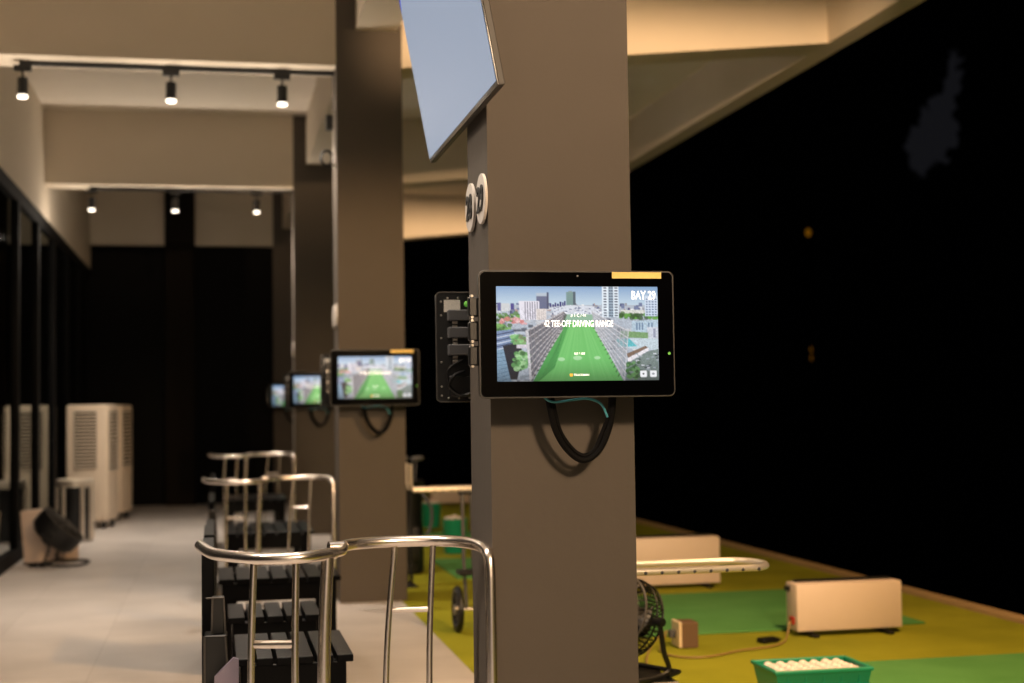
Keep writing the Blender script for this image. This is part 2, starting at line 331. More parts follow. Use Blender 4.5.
# ------------------------------------------------------------------ picture on the bay screens (an aerial view of the range)
PW, PH = 875.0, 514.0
NX, NY = 250, 146
def paint():
    S = 2; w, h = (NX + 1) * S, (NY + 1) * S
    xs = (np.arange(w) + 0.5) / w * PW; ys = (np.arange(h) + 0.5) / h * PH
    X, Y = np.meshgrid(xs, ys); X = X + 33; Y = Y + 58
    img = np.zeros((h, w, 3))
    def rgb(c): return np.array(lin(c)[:3])
    def fill(mk, c, a=1.0): img[mk] = img[mk] * (1 - a) + rgb(c) * a
    def poly(P):
        ins = np.zeros(X.shape, bool); n = len(P)
        for i in range(n):
            x0, y0 = P[i]; x1, y1 = P[(i + 1) % n]
            if y0 == y1: continue
            ins ^= ((y0 > Y) != (y1 > Y)) & (X < (x1 - x0) * (Y - y0) / (y1 - y0) + x0)
        return ins
    def rect(x0, y0, x1, y1): return (X >= x0) & (X < x1) & (Y >= y0) & (Y < y1)
    def line(p, q, wd, c, a=1.0):
        p = np.array(p, float); q = np.array(q, float); d = q - p; l = np.hypot(*d)
        t = np.clip(((X - p[0]) * d[0] + (Y - p[1]) * d[1]) / l ** 2, 0, 1)
        fill(np.hypot(X - p[0] - t * d[0], Y - p[1] - t * d[1]) < wd / 2, c, a)
    rs = np.random.RandomState(3)
    def blobs(x0, y0, x1, y1, n, cs, r0, r1):
        for _ in range(n):
            cx, cy, r = rs.uniform(x0, x1), rs.uniform(y0, y1), rs.uniform(r0, r1)
            fill((X - cx) ** 2 + ((Y - cy) * 1.2) ** 2 < r * r, cs[rs.randint(len(cs))], 0.85)
    g = np.clip((Y - 58) / 110, 0, 1)[..., None]
    img[:] = rgb((120, 158, 200)) * (1 - g) + rgb((196, 216, 230)) * g
    # hazy city band and ground
    fill(Y > 160, (176, 186, 200))
    for _ in range(150):
        x, y = rs.uniform(33, 908), rs.uniform(146, 215); ww, hh = rs.uniform(6, 26), rs.uniform(6, 22)
        fill(rect(x, y, x + ww, y + hh), [(206, 210, 220), (108, 122, 158), (60, 72, 118), (226, 228, 232), (150, 150, 160), (172, 150, 148)][rs.randint(6)])
    for _ in range(170):
        x, y = rs.uniform(33, 908), rs.uniform(215, 570); ww, hh = rs.uniform(12, 50), rs.uniform(8, 26)
        fill(rect(x, y, x + ww, y + hh), [(196, 200, 206), (128, 138, 150), (88, 100, 116), (214, 214, 216), (148, 160, 172)][rs.randint(5)])
    blobs(33, 205, 150, 245, 30, [(74, 128, 62), (110, 164, 84), (52, 92, 50)], 6, 16)
    blobs(33, 262, 110, 305, 30, [(84, 140, 66), (124, 178, 100), (60, 104, 56)], 6, 16)
    blobs(60, 232, 200, 262, 22, [(206, 126, 126), (222, 168, 172), (232, 214, 214)], 6, 16)
    # towers left
    fill(rect(40, 148, 60, 190), (84, 92, 150)); fill(rect(110, 150, 128, 185), (62, 66, 140)); fill(rect(60, 150, 105, 195), (202, 206, 210))
    fill(rect(248, 112, 304, 182), (92, 104, 138)); fill(rect(248, 95, 304, 112), (176, 190, 206)); fill(rect(304, 92, 313, 182), (58, 70, 104))
    fill(poly([(153, 138), (262, 138), (266, 240), (160, 240)]), (226, 224, 236))
    for x in range(184, 262, 13): fill(poly([(x, 142), (x + 5, 142), (x + 7, 238), (x + 2, 238)]), (122, 122, 142))
    fill(rect(246, 180, 300, 242), (222, 214, 212))
    for x in range(252, 300, 10): fill(rect(x, 186, x + 3, 240), (186, 178, 178))
    for x, y in ((318, 150), (332, 156), (345, 148), (358, 152), (372, 142), (385, 146), (395, 138)): fill(rect(x, y, x + 9, 172), (40, 52, 120))
    fill(rect(408, 90, 444, 162), (112, 146, 146)); fill(rect(444, 88, 458, 160), (68, 92, 108)); fill(rect(420, 84, 440, 92), (128, 150, 150))
    fill(poly([(330, 172), (430, 160), (560, 168), (600, 190), (560, 215), (340, 215)]), (212, 218, 230))
    for _ in range(60): x, y = rs.uniform(320, 610), rs.uniform(162, 208); fill(rect(x, y, x + rs.uniform(4, 14), y + 5), [(240, 242, 248), (122, 134, 164), (90, 104, 142)][rs.randint(3)])
    # left foreground roofs and trees
    fill(poly([(33, 300), (120, 290), (150, 360), (60, 400), (33, 400)]), (118, 140, 178))
    for k in range(6): line((33, 320 + 16 * k), (135, 300 + 15 * k), 5, (206, 216, 232) if k % 2 else (40, 56, 88))
    fill(poly([(33, 400), (72, 395), (110, 572), (33, 572)]), (128, 160, 186))
    for k in range(8): line((33, 420 + 22 * k), (100, 414 + 20 * k), 3, (86, 118, 146))
    fill(poly([(66, 380), (150, 360), (175, 420), (140, 560), (105, 560)]), (22, 34, 52))
    fill(rect(140, 372, 205, 392), (216, 210, 222)); fill(rect(120, 330, 190, 372), (120, 168, 112))
    blobs(112, 325, 190, 360, 30, [(92, 158, 96), (140, 196, 130), (120, 130, 100)], 6, 15)
    blobs(125, 415, 205, 505, 70, [(132, 190, 124), (98, 160, 96), (166, 212, 156), (62, 110, 66)], 7, 17)
    # right side
    fill(rect(700, 188, 835, 206), (214, 216, 210)); blobs(695, 205, 905, 232, 60, [(58, 112, 48), (94, 158, 70), (40, 84, 44)], 6, 15)
    fill(poly([(762, 248), (905, 240), (905, 330), (762, 300)]), (182, 204, 220))
    for x in (785, 800, 815, 850, 868): fill(rect(x, 256, x + 9, 296), (112, 138, 168))
    fill(rect(845, 280, 905, 345), (204, 210, 222)); fill(rect(878, 288, 893, 338), (150, 156, 178))
    fill(poly([(700, 300), (850, 310), (850, 342), (690, 335)]), (122, 160, 112))
    fill(poly([(672, 346), (790, 340), (905, 345), (905, 405), (760, 400), (690, 385)]), (196, 212, 222))
    fill(poly([(672, 346), (745, 342), (790, 385), (690, 388)]), (98, 190, 200))
    fill(poly([(730, 425), (835, 382), (848, 392), (738, 448)]), (128, 106, 92)); fill(poly([(735, 450), (850, 392), (852, 408), (738, 472)]), (238, 234, 240))
    fill(poly([(738, 474), (852, 412), (905, 400), (905, 572), (720, 572)]), (124, 140, 138))
    for _ in range(30): x, y = rs.uniform(770, 900), rs.uniform(420, 520); fill(rect(x, y, x + 16, y + 7), [(206, 212, 220), (60, 72, 84), (160, 170, 180)][rs.randint(3)])
    blobs(728, 470, 800, 560, 40, [(70, 120, 74), (104, 156, 98), (54, 92, 60)], 6, 14)
    # right hand tower and side tower
    fill(rect(602, 58, 692, 226), (222, 234, 244)); fill(rect(636, 58, 662, 226), (150, 172, 190))
    for k in range(11):
        y = 64 + 15 * k
        for x in (610, 640, 652, 670): fill(rect(x, y, x + (16 if x in (610, 670) else 8), y + 7), (46, 62, 92))
    fill(rect(835, 108, 905, 220), (204, 218, 236))
    for k in range(7):
        for x in (842, 858, 874, 890): fill(rect(x, 124 + 14 * k, x + 9, 131 + 14 * k), (96, 118, 156))
    # field
    FIELD = [(400, 210), (548, 210), (560, 285), (712, 575), (222, 575), (380, 285)]
    fill(poly(FIELD), (110, 192, 108))
    fill(poly([(400, 210), (548, 210), (556, 250), (395, 250)]), (140, 180, 156))
    fill(poly([(395, 250), (425, 250), (340, 500), (250, 575), (222, 575), (380, 285)]), (74, 158, 84))
    for k in range(9): line((262 + 14 * k, 560 - 26 * k), (345 + 5 * k, 480 - 22 * k), 5, (56, 132, 70), 0.75)
    for _ in range(60):
        x = rs.uniform(300, 660); line((475 + (x - 475) * 0.3, 285), (x, 572), 3, (128, 206, 124), 0.25)
    # nets: left and right cages of pale beams
    LN = [(188, 302), (392, 196), (410, 214), (384, 290), (214, 575), (204, 560)]
    fill(poly(LN), (70, 68, 78), 0.8)
    RN = [(545, 196), (742, 300), (734, 430), (714, 575), (560, 285), (548, 215)]
    fill(poly(RN), (150, 156, 164), 0.62)
    for k in range(8):
        f = k / 7
        line((190 + 22 * f, 302 + 262 * f), (392 + -8 * f, 198 + 92 * f), 5 if k % 7 else 8, (196, 192, 196), 0.9)
        line((742 - 26 * f, 302 + 262 * f), (546 + 14 * f, 198 + 88 * f), 5 if k % 7 else 7, (206, 206, 214), 0.9)
    for k in range(16):
        f = 1 - (1 - k / 15) ** 1.7
        xl = 190 + 202 * f; line((xl, 302 - 104 * f), (210 + 174 * f, 570 - 280 * f), 6 - 3 * f, (200, 196, 200) if k == 0 else (128, 124, 132), 0.8)
        xr = 742 - 196 * f; line((xr, 302 - 104 * f), (716 - 156 * f, 570 - 284 * f), 5 - 2.5 * f, (214, 214, 220) if k == 0 else (176, 178, 186), 0.8)
    line((196, 300), (212, 572), 13, (206, 204, 210))
    for k in range(12):
        f = k / 11; line((560 + 130 * f, 285 + 250 * f), (553 + 130 * f, 285 + 262 * f), 6, (60, 92, 66), 0.8)
        line((384 - 160 * f, 290 + 270 * f), (376 - 160 * f, 290 + 275 * f), 7, (50, 60, 58), 0.8)
    grain = rs.uniform(0.78, 1.18, (h // 3 + 1, w // 3 + 1)).repeat(3, 0).repeat(3, 1)[:h, :w, None]
    soft = (Y > 175) & ~poly(FIELD); img[:] = np.where(soft[..., None], img * grain, img)
    # target markers, dark fade along the bottom
    for cx, cy, rx, ry in ((377, 453, 19, 10), (464, 446, 24, 12), (571, 446, 17, 9)): fill(((X - cx) / rx) ** 2 + ((Y - cy) / ry) ** 2 < 1, (176, 224, 172), 0.9)
    fade = np.clip((Y - 440) / 135, 0, 1)[..., None] ** 1.3
    img[:] = img * (1 - 0.62 * fade)
    for x0 in (803, 857):
        fill(poly(rrect(x0, x0 + 37, 517, 553, 7)), (238, 240, 244))
    fill(((X - 821) / 5) ** 2 + ((Y - 535) / 5) ** 2 < 1, (60, 60, 66)); fill(((X - 875) / 8) ** 2 + ((Y - 535) / 6) ** 2 < 1, (150, 154, 162))
    img = img.reshape(NY + 1, S, NX + 1, S, 3).mean(axis=(1, 3))
    return img
def picture_mesh(w, h):
    img = paint(); me = bpy.data.meshes.new('screen_picture')
    vs = [(-w / 2 + w * i / NX, 0, h - h * j / NY) for j in range(NY + 1) for i in range(NX + 1)]
    fs = [(j * (NX + 1) + i, (j + 1) * (NX + 1) + i, (j + 1) * (NX + 1) + i + 1, j * (NX + 1) + i + 1) for j in range(NY) for i in range(NX)]
    me.from_pydata(vs, [], fs)
    at = me.attributes.new('picture', 'FLOAT_COLOR', 'POINT')
    buf = np.ones(((NY + 1) * (NX + 1), 4), np.float32); buf[:, :3] = img.reshape(-1, 3); at.data.foreach_set('color', buf.ravel())
    m = bpy.data.materials.new('lit_screen_picture'); m.use_nodes = True; t = m.node_tree; p = t.nodes['Principled BSDF']
    an = N(t, 'ShaderNodeAttribute', attribute_name='picture'); L(t, an.outputs['Color'], p.inputs['Emission Color'])
    p.inputs['Emission Strength'].default_value = 1.0; p.inputs['Base Color'].default_value = (0.005, 0.005, 0.006, 1); p.inputs['Roughness'].default_value = 0.25
    me.materials.append(m); return me

# ------------------------------------------------------------------ bay monitor (origin: middle of its lower edge, front face at y = 0)
MW, MH = 0.575, 0.361
def make_monitor(label):
    t = thing('bay_monitor', label, 'monitor', group='touch monitors on the pillars')
    bm = B(); prism(bm, rrect(-MW / 2, MW / 2, 0, MH, 0.016), 0.002, 0.03, 'y'); prism(bm, rrect(-MW / 2 + 0.05, MW / 2 - 0.05, 0.05, MH - 0.05, 0.02), 0.03, 0.05, 'y')
    obj('housing', bm, M_PLASTIC, t)
    bm = B(); P = rrect(-MW / 2 + 0.003, MW / 2 - 0.003, 0.003, MH - 0.003, 0.014); prism(bm, P, 0.0, 0.003, 'y'); obj('bezel', bm, M_GLOSSBLACK, t)
    bm = B(); tube(bm, [(x, 0.004, z) for x, z in rrect(-MW / 2, MW / 2, 0, MH, 0.016)], 0.0022, 6, True); o = obj('edge_trim', bm, M_TVSIDE, t)
    pm = picture_mesh(0.478, 0.271); o = bpy.data.objects.new('screen', pm); C.objects.link(o); o.parent = t; o.location = (0.0, -0.0012, 0.0455)
    sx = 0.478 / PW
    def at(px, py, d=-0.002): return face_front(-0.239 + (px - 33) * sx, d, 0.0455 + 0.271 - (py - 58) * 0.271 / PH)
    text('title_text', '42 TEE-OFF DRIVING RANGE', 0.0262, M_TEXT, t, at(473, 262), 0.61, 0.0005)
    text('bay_number_text', 'BAY 29', 0.034, M_TEXT, t, at(829, 107), 0.70, 0.0007)
    text('floor_text', '# 1 C / 41', 0.0125, M_TEXT, t, at(472, 216), 0.9, 0.0001)
    text('distance_text', '0.0 / 100', 0.009, M_TEXT, t, at(475, 424), 1.0, 0.0002)
    text('maker_text', 'TRACKMAN', 0.0085, M_TEXT, t, at(483, 540), 1.0, 0.0001)
    bm = B(); w = at(428, 540).translation; box(bm, (w.x - 0.0042, -0.0025, w.z - 0.0036), (w.x + 0.0042, -0.0015, w.z + 0.0036)); obj('maker_mark', bm, M_TEXTO, t)
    bm = B(); box(bm, (0.103, -0.0015, MH - 0.0205), (0.251, 0.001, MH - 0.002)); o = obj('sticker', bm, M_YELLOW, t); o['label'] = 'yellow sticker'
    bm = B(); lathe(bm, [(0.0045, 0), (0.0045, 0.002)], seg=16, M=Matrix.Rotation(pi / 2, 3, 'X')); o = obj('green_dot', bm, M_GREENDOT, t, loc=(0.272, 0.001, 0.123)); o['label'] = 'small green dot'
    bm = B(); lathe(bm, [(0.003, 0), (0.003, 0.0012), (0.0015, 0.0014)], seg=12, M=Matrix.Rotation(pi / 2, 3, 'X')); obj('webcam', bm, M_GREYPL, t, loc=(0.0, 0.001, MH - 0.014))
    bm = B(); box(bm, (-0.06, 0.05, 0.12), (0.06, 0.06, 0.24), 0.003); cyl(bm, (0, 0.06, 0.18), (0, 0.165, 0.18), 0.022); box(bm, (-0.05, 0.165, 0.11), (0.05, 0.180, 0.25), 0.003); obj('wall_bracket', bm, M_BLACKPAINT, t)
    for k, z in enumerate((0.26, 0.19, 0.12)):                # clips at the left rear edge
        bm = B(); box(bm, (-0.315, 0.018, z - 0.028), (-0.262, 0.046, z + 0.028), 0.004); c = obj('side_clip', bm, M_PLASTIC, t)
        for s in (-1, 1):
            bm = B(); cyl(bm, (-0.306, 0.014, z + s * 0.03), (-0.306, 0.040, z + s * 0.03), 0.0042, 0.004, 10); obj('screw', bm, M_STEEL, c)
    bm = B(); tube(bm, spline([(-0.09, 0.06, 0.06), (-0.07, 0.075, -0.03), (-0.05, 0.085, -0.10), (-0.015, 0.09, -0.155), (0.03, 0.09, -0.185), (0.075, 0.09, -0.165), (0.105, 0.085, -0.11), (0.12, 0.075, -0.04), (0.12, 0.06, 0.06)]), 0.0085, 8); o = obj('power_cable', bm, M_BLACKPAINT, t); o['label'] = 'thicker looped black cable'
    bm = B(); tube(bm, spline([(-0.075, 0.06, 0.06), (-0.056, 0.08, -0.03), (-0.035, 0.095, -0.10), (0.0, 0.1, -0.15), (0.035, 0.1, -0.172), (0.07, 0.1, -0.155), (0.095, 0.095, -0.10), (0.112, 0.08, -0.04), (0.112, 0.06, 0.06)]), 0.007, 8)
    o = obj('power_cable', bm, M_BLACKPAINT, t); o['label'] = 'thinner looped black cable'
    bm = B(); tube(bm, spline([(-0.10, 0.05, 0.02), (-0.085, 0.06, -0.004), (-0.055, 0.065, -0.014), (0.0, 0.066, -0.008), (0.045, 0.07, -0.006), (0.085, 0.075, -0.022), (0.105, 0.08, -0.06)]), 0.0036, 8)
    o = obj('network_cable', bm, M_TEAL, t); o['label'] = 'thin teal cable'
    return t
mon = make_monitor('large sharp touch monitor reading BAY 29 on the nearest pillar')
mon.location = (1.0215, BEAM_Y[1] - 0.18, 1.289)
for k, lab in ((2, 'blurred bay monitor on the second pillar, beside the largest monitor'), (3, 'small blurred bay monitor between the second pillar monitor and the smallest one'), (4, 'smallest and farthest bay monitor, leftmost of the row')):
    dup(mon, (1.018, BEAM_Y[k] - 0.18, 1.289), lab)

# the monitor of the other bay seen from behind, left of each pillar (origin as above)
def make_rear(label):
    t = thing('rear_monitor', label, 'monitor', group='monitors seen from behind')
    bm = B(); prism(bm, rrect(-MW / 2, MW / 2, 0, MH, 0.014), 0.0, 0.028, 'y'); obj('housing', bm, M_PLASTIC, t)
    bm = B(); tube(bm, [(x, 0.0, z) for x, z in rrect(-MW / 2, MW / 2, 0, MH, 0.014)], 0.002, 6, True); obj('edge_trim', bm, M_TVSIDE, t)
    bm = B(); box(bm, (-0.262, -0.003, 0.296), (-0.208, 0.001, 0.336)); o = obj('type_label', bm, M_LABEL, t); o['label'] = 'white paper label'
    for z in (0.284, 0.227, 0.170):
        bm = B(); box(bm, (-0.252, -0.03, z - 0.018), (-0.17, 0.0, z + 0.018), 0.003); p = obj('plug', bm, M_GREYPL, t)
        for q in (0.0, 0.014):
            bm = B(); cyl(bm, (-0.238, -0.022, z - 0.024 - q), (-0.222, -0.022, z - 0.024 - q), 0.006, None, 10); obj('connector', bm, M_STEEL, p)
    bm = B(); box(bm, (-0.25, -0.02, 0.015), (-0.15, 0.0, 0.085), 0.004); obj('junction_box', bm, M_PLASTIC, t)
    for x, z in [(-0.272, q) for q in (0.02, 0.05, 0.13, 0.21, 0.285, 0.33)] + [(x, z) for x in (-0.25, -0.215, -0.18) for z in (0.342, 0.012)]:
        bm = B(); sphere(bm, (x, -0.001, z), 0.0035, 8, 6); obj('screw', bm, M_STEEL, t)
    bm = B(); tube(bm, spline([(-0.2, -0.02, 0.10), (-0.235, -0.03, 0.085), (-0.25, -0.02, 0.05), (-0.2, -0.02, 0.02), (-0.12, -0.02, 0.06)]), 0.005, 8); obj('cable', bm, M_PLASTIC, t)
    bm = B(); tube(bm, spline([(-0.18, -0.02, 0.15), (-0.25, -0.028, 0.11), (-0.255, -0.02, 0.06)]), 0.004, 8); obj('cable', bm, M_PLASTIC, t)
    bm = B(); sphere(bm, (-0.186, -0.006, 0.322), 0.010, 14, 8, (1, .4, 1)); o = obj('green_dot', bm, M_GREENDOT, t); o['label'] = 'small green dot'
    bm = B(); box(bm, (-0.05, -0.165, 0.10), (0.05, -0.15, 0.25), 0.003); cyl(bm, (0, -0.15, 0.18), (0, 0.0, 0.18), 0.022); obj('wall_bracket', bm, M_BLACKPAINT, t)
    return t
rear = make_rear('black back of a second monitor with plugs, behind the nearest pillar')
rear.location = (1.003, BEAM_Y[1] + 0.335 + 0.165, 1.283)
dup(rear, (1.003, BEAM_Y[2] + 0.335 + 0.165, 1.283), 'blurred black back of a monitor behind the second pillar')
dup(rear, (1.003, BEAM_Y[3] + 0.335 + 0.165, 1.283), 'blurred black back of a monitor behind the third pillar')

# ------------------------------------------------------------------ overhead television tilted over the corridor
t = thing('television', 'large grey-lit television tilted downward on the nearest pillar', 'television', (0.766, 4.417, 2.145))
t.rotation_euler = (0, radians(-10.3), 0)
hw, ht = 0.627, 0.715                                        # local: y along its width, z up its height, face towards -x
bm = B(); box(bm, (0.0, -hw, 0), (0.020, hw, ht), 0.003); obj('frame', bm, M_TVSIDE, t)
bm = B(); box(bm, (0.020, -hw + 0.18, 0.12), (0.05, hw - 0.18, ht - 0.1), 0.01); obj('rear_cover', bm, M_PLASTIC, t)
bm = B(); box(bm, (-0.002, -hw + 0.002, 0.002), (0.001, hw - 0.002, ht - 0.002)); obj('bezel', bm, M_GLOSSBLACK, t, False)
bm = B(); box(bm, (-0.0035, -hw + 0.012, 0.016), (-0.002, hw - 0.010, ht - 0.010)); scr = obj('screen', bm, M_TVPIC, t, False)
bm = B(); prism(bm, [(hw - 0.012, 0.55), (hw - 0.012, 0.70), (hw - 0.10, 0.70)], -0.0045, -0.0036, 'x'); o = obj('logo_shape', bm, M_TVBLUE, scr, False); o['label'] = 'blue corner of the picture'
bm = B(); box(bm, (0.05, -0.28, 0.30), (0.075, 0.05, 0.50), 0.004); box(bm, (0.07, -0.22, 0.33), (0.11, -0.02, 0.47), 0.004); obj('wall_bracket', bm, M_BLACKPAINT, t)

# round number signs on the corridor side of the nearest pillar
def sign(num, y, label):
    t = thing('number_sign', label, 'sign', (XP0, y, 1.89), group='round bay number signs')
    bm = B(); lathe(bm, [(0.072, 0.003), (0.076, 0.004), (0.076, 0.011), (0.075, 0.012)], seg=40, M=Matrix.Rotation(-pi / 2, 3, 'Y')); obj('disc', bm, M_SIGN, t)
    bm = B(); cyl(bm, (0.0, 0, 0), (-0.006, 0, 0), 0.03); obj('spacer', bm, M_GREYPL, t)
    if num: text('numeral', num, 0.108, M_INK, t, face_left(-0.0125, 0, -0.004), 0.95, 0.002, 0.003)
    return t
sign('29', 4.185, 'round white number sign reading 29, nearer of the two')
sign('28', 4.375, 'round white number sign reading 28, behind the 29 sign')
sA = sign('', BEAM_Y[2] + 0.06, 'nearer blurred round white sign on the second pillar'); sign('', BEAM_Y[2] + 0.245, 'farther blurred round white sign on the second pillar')
sign('', BEAM_Y[3] + 0.06, 'blurred round white sign on the third pillar')

# bare bracket high on the second pillar
t = thing('wall_bracket_arm', 'black empty bracket high on the corridor side of the second pillar', 'bracket', (XP0, BEAM_Y[2] + 0.12, 2.90))
bm = B(); box(bm, (-0.015, -0.05, 0.0), (0.0, 0.05, 0.36), 0.003); obj('plate', bm, M_STEEL, t)
bm = B(); box(bm, (-0.06, -0.035, 0.24), (-0.012, 0.035, 0.34), 0.004); obj('arm', bm, M_PLASTIC, t)
bm = B(); tube(bm, [(-0.055 + 0.038 * cos(q), 0.03 * 0, 0.05 + 0.05 * sin(q)) for q in [2 * pi * i / 20 for i in range(20)]], 0.009, 8, True); obj('hook', bm, M_PLASTIC, t)

# ------------------------------------------------------------------ track lights
def make_spotlight():
    t = thing('track_spotlight', '', 'spotlight', group='spotlights on the ceiling tracks')
    bm = B(); box(bm, (-0.055, -0.02, -0.035), (0.055, 0.02, 0.0), 0.003); obj('adapter', bm, M_PLASTIC, t)
    bm = B(); cyl(bm, (0, 0, -0.035), (0, 0, -0.085), 0.007); obj('stem', bm, M_PLASTIC, t)
    bm = B(); lathe(bm, [(0.0, -0.08), (0.030, -0.08), (0.034, -0.085), (0.034, -0.19), (0.028, -0.195), (0.026, -0.185), (0.0, -0.185)], seg=24); obj('head', bm, M_PLASTIC, t)
    bm = B(); lathe(bm, [(0.0, -0.192), (0.030, -0.194), (0.034, -0.205), (0.026, -0.214), (0.0, -0.218)], seg=24); o = obj('lens', bm, M_LAMP, t); o['label'] = 'glowing lens'
    return t
sp0 = None
for k in (1, 2, 3):
    y = BEAM_Y[k] + 0.16
    bm = B(); box(bm, (XL + 0.42 if k > 1 else -1.6, y - 0.018, ZB - 0.032), (XP0 - 0.0, y + 0.018, ZB), 0.002)
    if k > 1:
        tr = obj('light_track', bm, M_PLASTIC); tag(tr, 'black ceiling light track across the corridor, ' + ('', '', 'nearer one at the second pillar', 'farther one at the third pillar')[k], 'light track', 'ceiling light tracks')
    else: bm.free(); continue
    for j, x in enumerate((TRACK_X[0], -0.275 if k == 2 else -0.39, TRACK_X[2] - 0.02 * (k - 2))):
        lab = ('leftmost', 'middle', 'rightmost')[j] + ' black spotlight on the ' + ('nearer' if k == 2 else 'farther') + ' ceiling track'
        if sp0 is None: sp0 = make_spotlight(); sp0.location = (x, y, ZB - 0.032); sp0['label'] = lab
        else: dup(sp0, (x, y, ZB - 0.032), lab)

# floodlights with added light-cutting plates under the beams above the tees (above the frame)
for n_, (loc, tgt, pw, cone, col, siz) in enumerate(FLOODS):
    t = thing('floodlight', 'black floodlight with added cut-off plates above the tees, ' + ('behind the viewer', 'low one by the nearest pillar', 'aimed at the second beam', 'aimed at the fourth beam')[n_], 'floodlight', loc)
    dv = (Vector(tgt) - Vector(loc)); t.rotation_euler = (0, 0, math.atan2(-dv.x, dv.y))
    bm = B(); box(bm, (-0.16, -0.14, -0.10), (0.16, -0.08, 0.12), 0.008); obj('housing', bm, M_PLASTIC, t)
    def flap(z, deg, n):
        M4 = Matrix.Translation((0, -0.10, z)) @ Matrix.Rotation(radians(deg), 4, 'X'); bm = B(); box(bm, (-0.5, 0.0, -0.004), (0.5, 0.6, 0.004))
        for v in bm.verts: v.co = M4 @ v.co
        obj(n, bm, M_PLASTIC, t)
    if n_ in (2, 3): flap(0.085, -3.5, 'cutoff_plate'); flap(-0.07, 4.5, 'lower_cutoff_plate')  # unseen plates, added to keep the light on the beam face
    else: flap(0.085, (-8, -13)[n_], 'cutoff_plate')
    bm = B(); cyl(bm, (0, -0.11, 0.1), (0, -0.11, ZC - loc[2]), 0.014); obj('hanger', bm, M_PLASTIC, t)

# ------------------------------------------------------------------ chrome rails beside the pillars (origin on the floor at the pillar front)
def make_rail(label):
    t = thing('chrome_rail', label, 'rail', group='chrome rails between corridor and tees')
    H = 0.85; r = 0.0175
    left = spline([(-0.056, 0.365, H + 0.004), (-0.02, 0.15, H), (0.04, 0.05, H - 0.002), (0.122, -0.03, H - 0.004), (0.22, -0.05, H - 0.002), (0.30, 0.0, H), (0.325, 0.03, H)], 10)
    bm = B(); tube(bm, left, r, 14); obj('top_rail', bm, M_CHROME, t)
    bm = B(); tube(bm, spline([(0.325, 0.03, H), (0.352, 0.07, H + 0.0), (0.362, 0.12, H + 0.006), (0.365, 0.16, H + 0.01)], 6), 0.013, 12); cyl(bm, (0.318, 0.13, H + 0.006), (0.362, 0.14, H + 0.006), 0.019); obj('joint', bm, M_CHROME, t)
    right = spline([(0.362, 0.15, H + 0.008), (0.40, 0.22, H + 0.006), (0.47, 0.255, H + 0.006), (0.563, 0.265, H + 0.006), (0.66, 0.245, H + 0.006), (0.725, 0.18, H + 0.006), (0.758, 0.09, H + 0.004), (0.768, 0.02, H - 0.002), (0.772, -0.022, H - 0.022), (0.774, -0.035, H - 0.08)], 8)
    bm = B(); tube(bm, right + [Vector((0.775, -0.038, 0.4)), Vector((0.775, -0.038, 0.003))], r, 14); obj('top_rail', bm, M_CHROME, t)
    def post(a, b, rr, n='baluster'):
        bm = B(); a = Vector(a); b = Vector(b); mid = (a + b) / 2 + Vector((-0.006, -0.004, 0.1)); tube(bm, spline([a, mid, b], 8), rr, 12); obj(n, bm, M_CHROME, t)
    post((0.305, 0.005, H - 0.01), (0.290, 0.0, 0.0), 0.019, 'post')
    post((0.096, -0.01, H - 0.01), (0.088, -0.01, 0.0), 0.0105); post((0.212, -0.05, H - 0.01), (0.215, -0.05, 0.0), 0.0105)
    post((0.532, 0.263, H), (0.487, 0.263, 0.0), 0.0095); post((0.648, 0.248, H), (0.630, 0.248, 0.0), 0.0095)
    bm = B(); cyl(bm, (0.092, -0.01, 0.605), (0.213, -0.05, 0.607), 0.012); obj('crossbar', bm, M_CHROME, t)
    bm = B(); cyl(bm, (0.516, 0.263, 0.647), (0.640, 0.248, 0.647), 0.0085); obj('crossbar', bm, M_CHROME, t)
    bm = B(); lathe(bm, [(0.0, 0.0), (0.05, 0.0), (0.05, 0.008), (0.02, 0.014), (0.0, 0.014)], (0.290, 0, 0), 24); obj('foot_plate', bm, M_STEEL, t)
    return t
rail = make_rail('nearest sharp S-curved chrome rail standing left of the pillar')
rail.location = (0.01, BEAM_Y[1], -0.003)
for k, dx, dy, sz, lab in ((2, -0.02, 0.0, 0.95, 'second chrome rail, behind the slatted table, left of second pillar'), (3, 0.0, -0.2, 0.965, 'farthest chrome rail, blurred, left of the third pillar')):
    dup(rail, (dx, BEAM_Y[k] + dy, 0), lab).scale = (1, 1, sz)

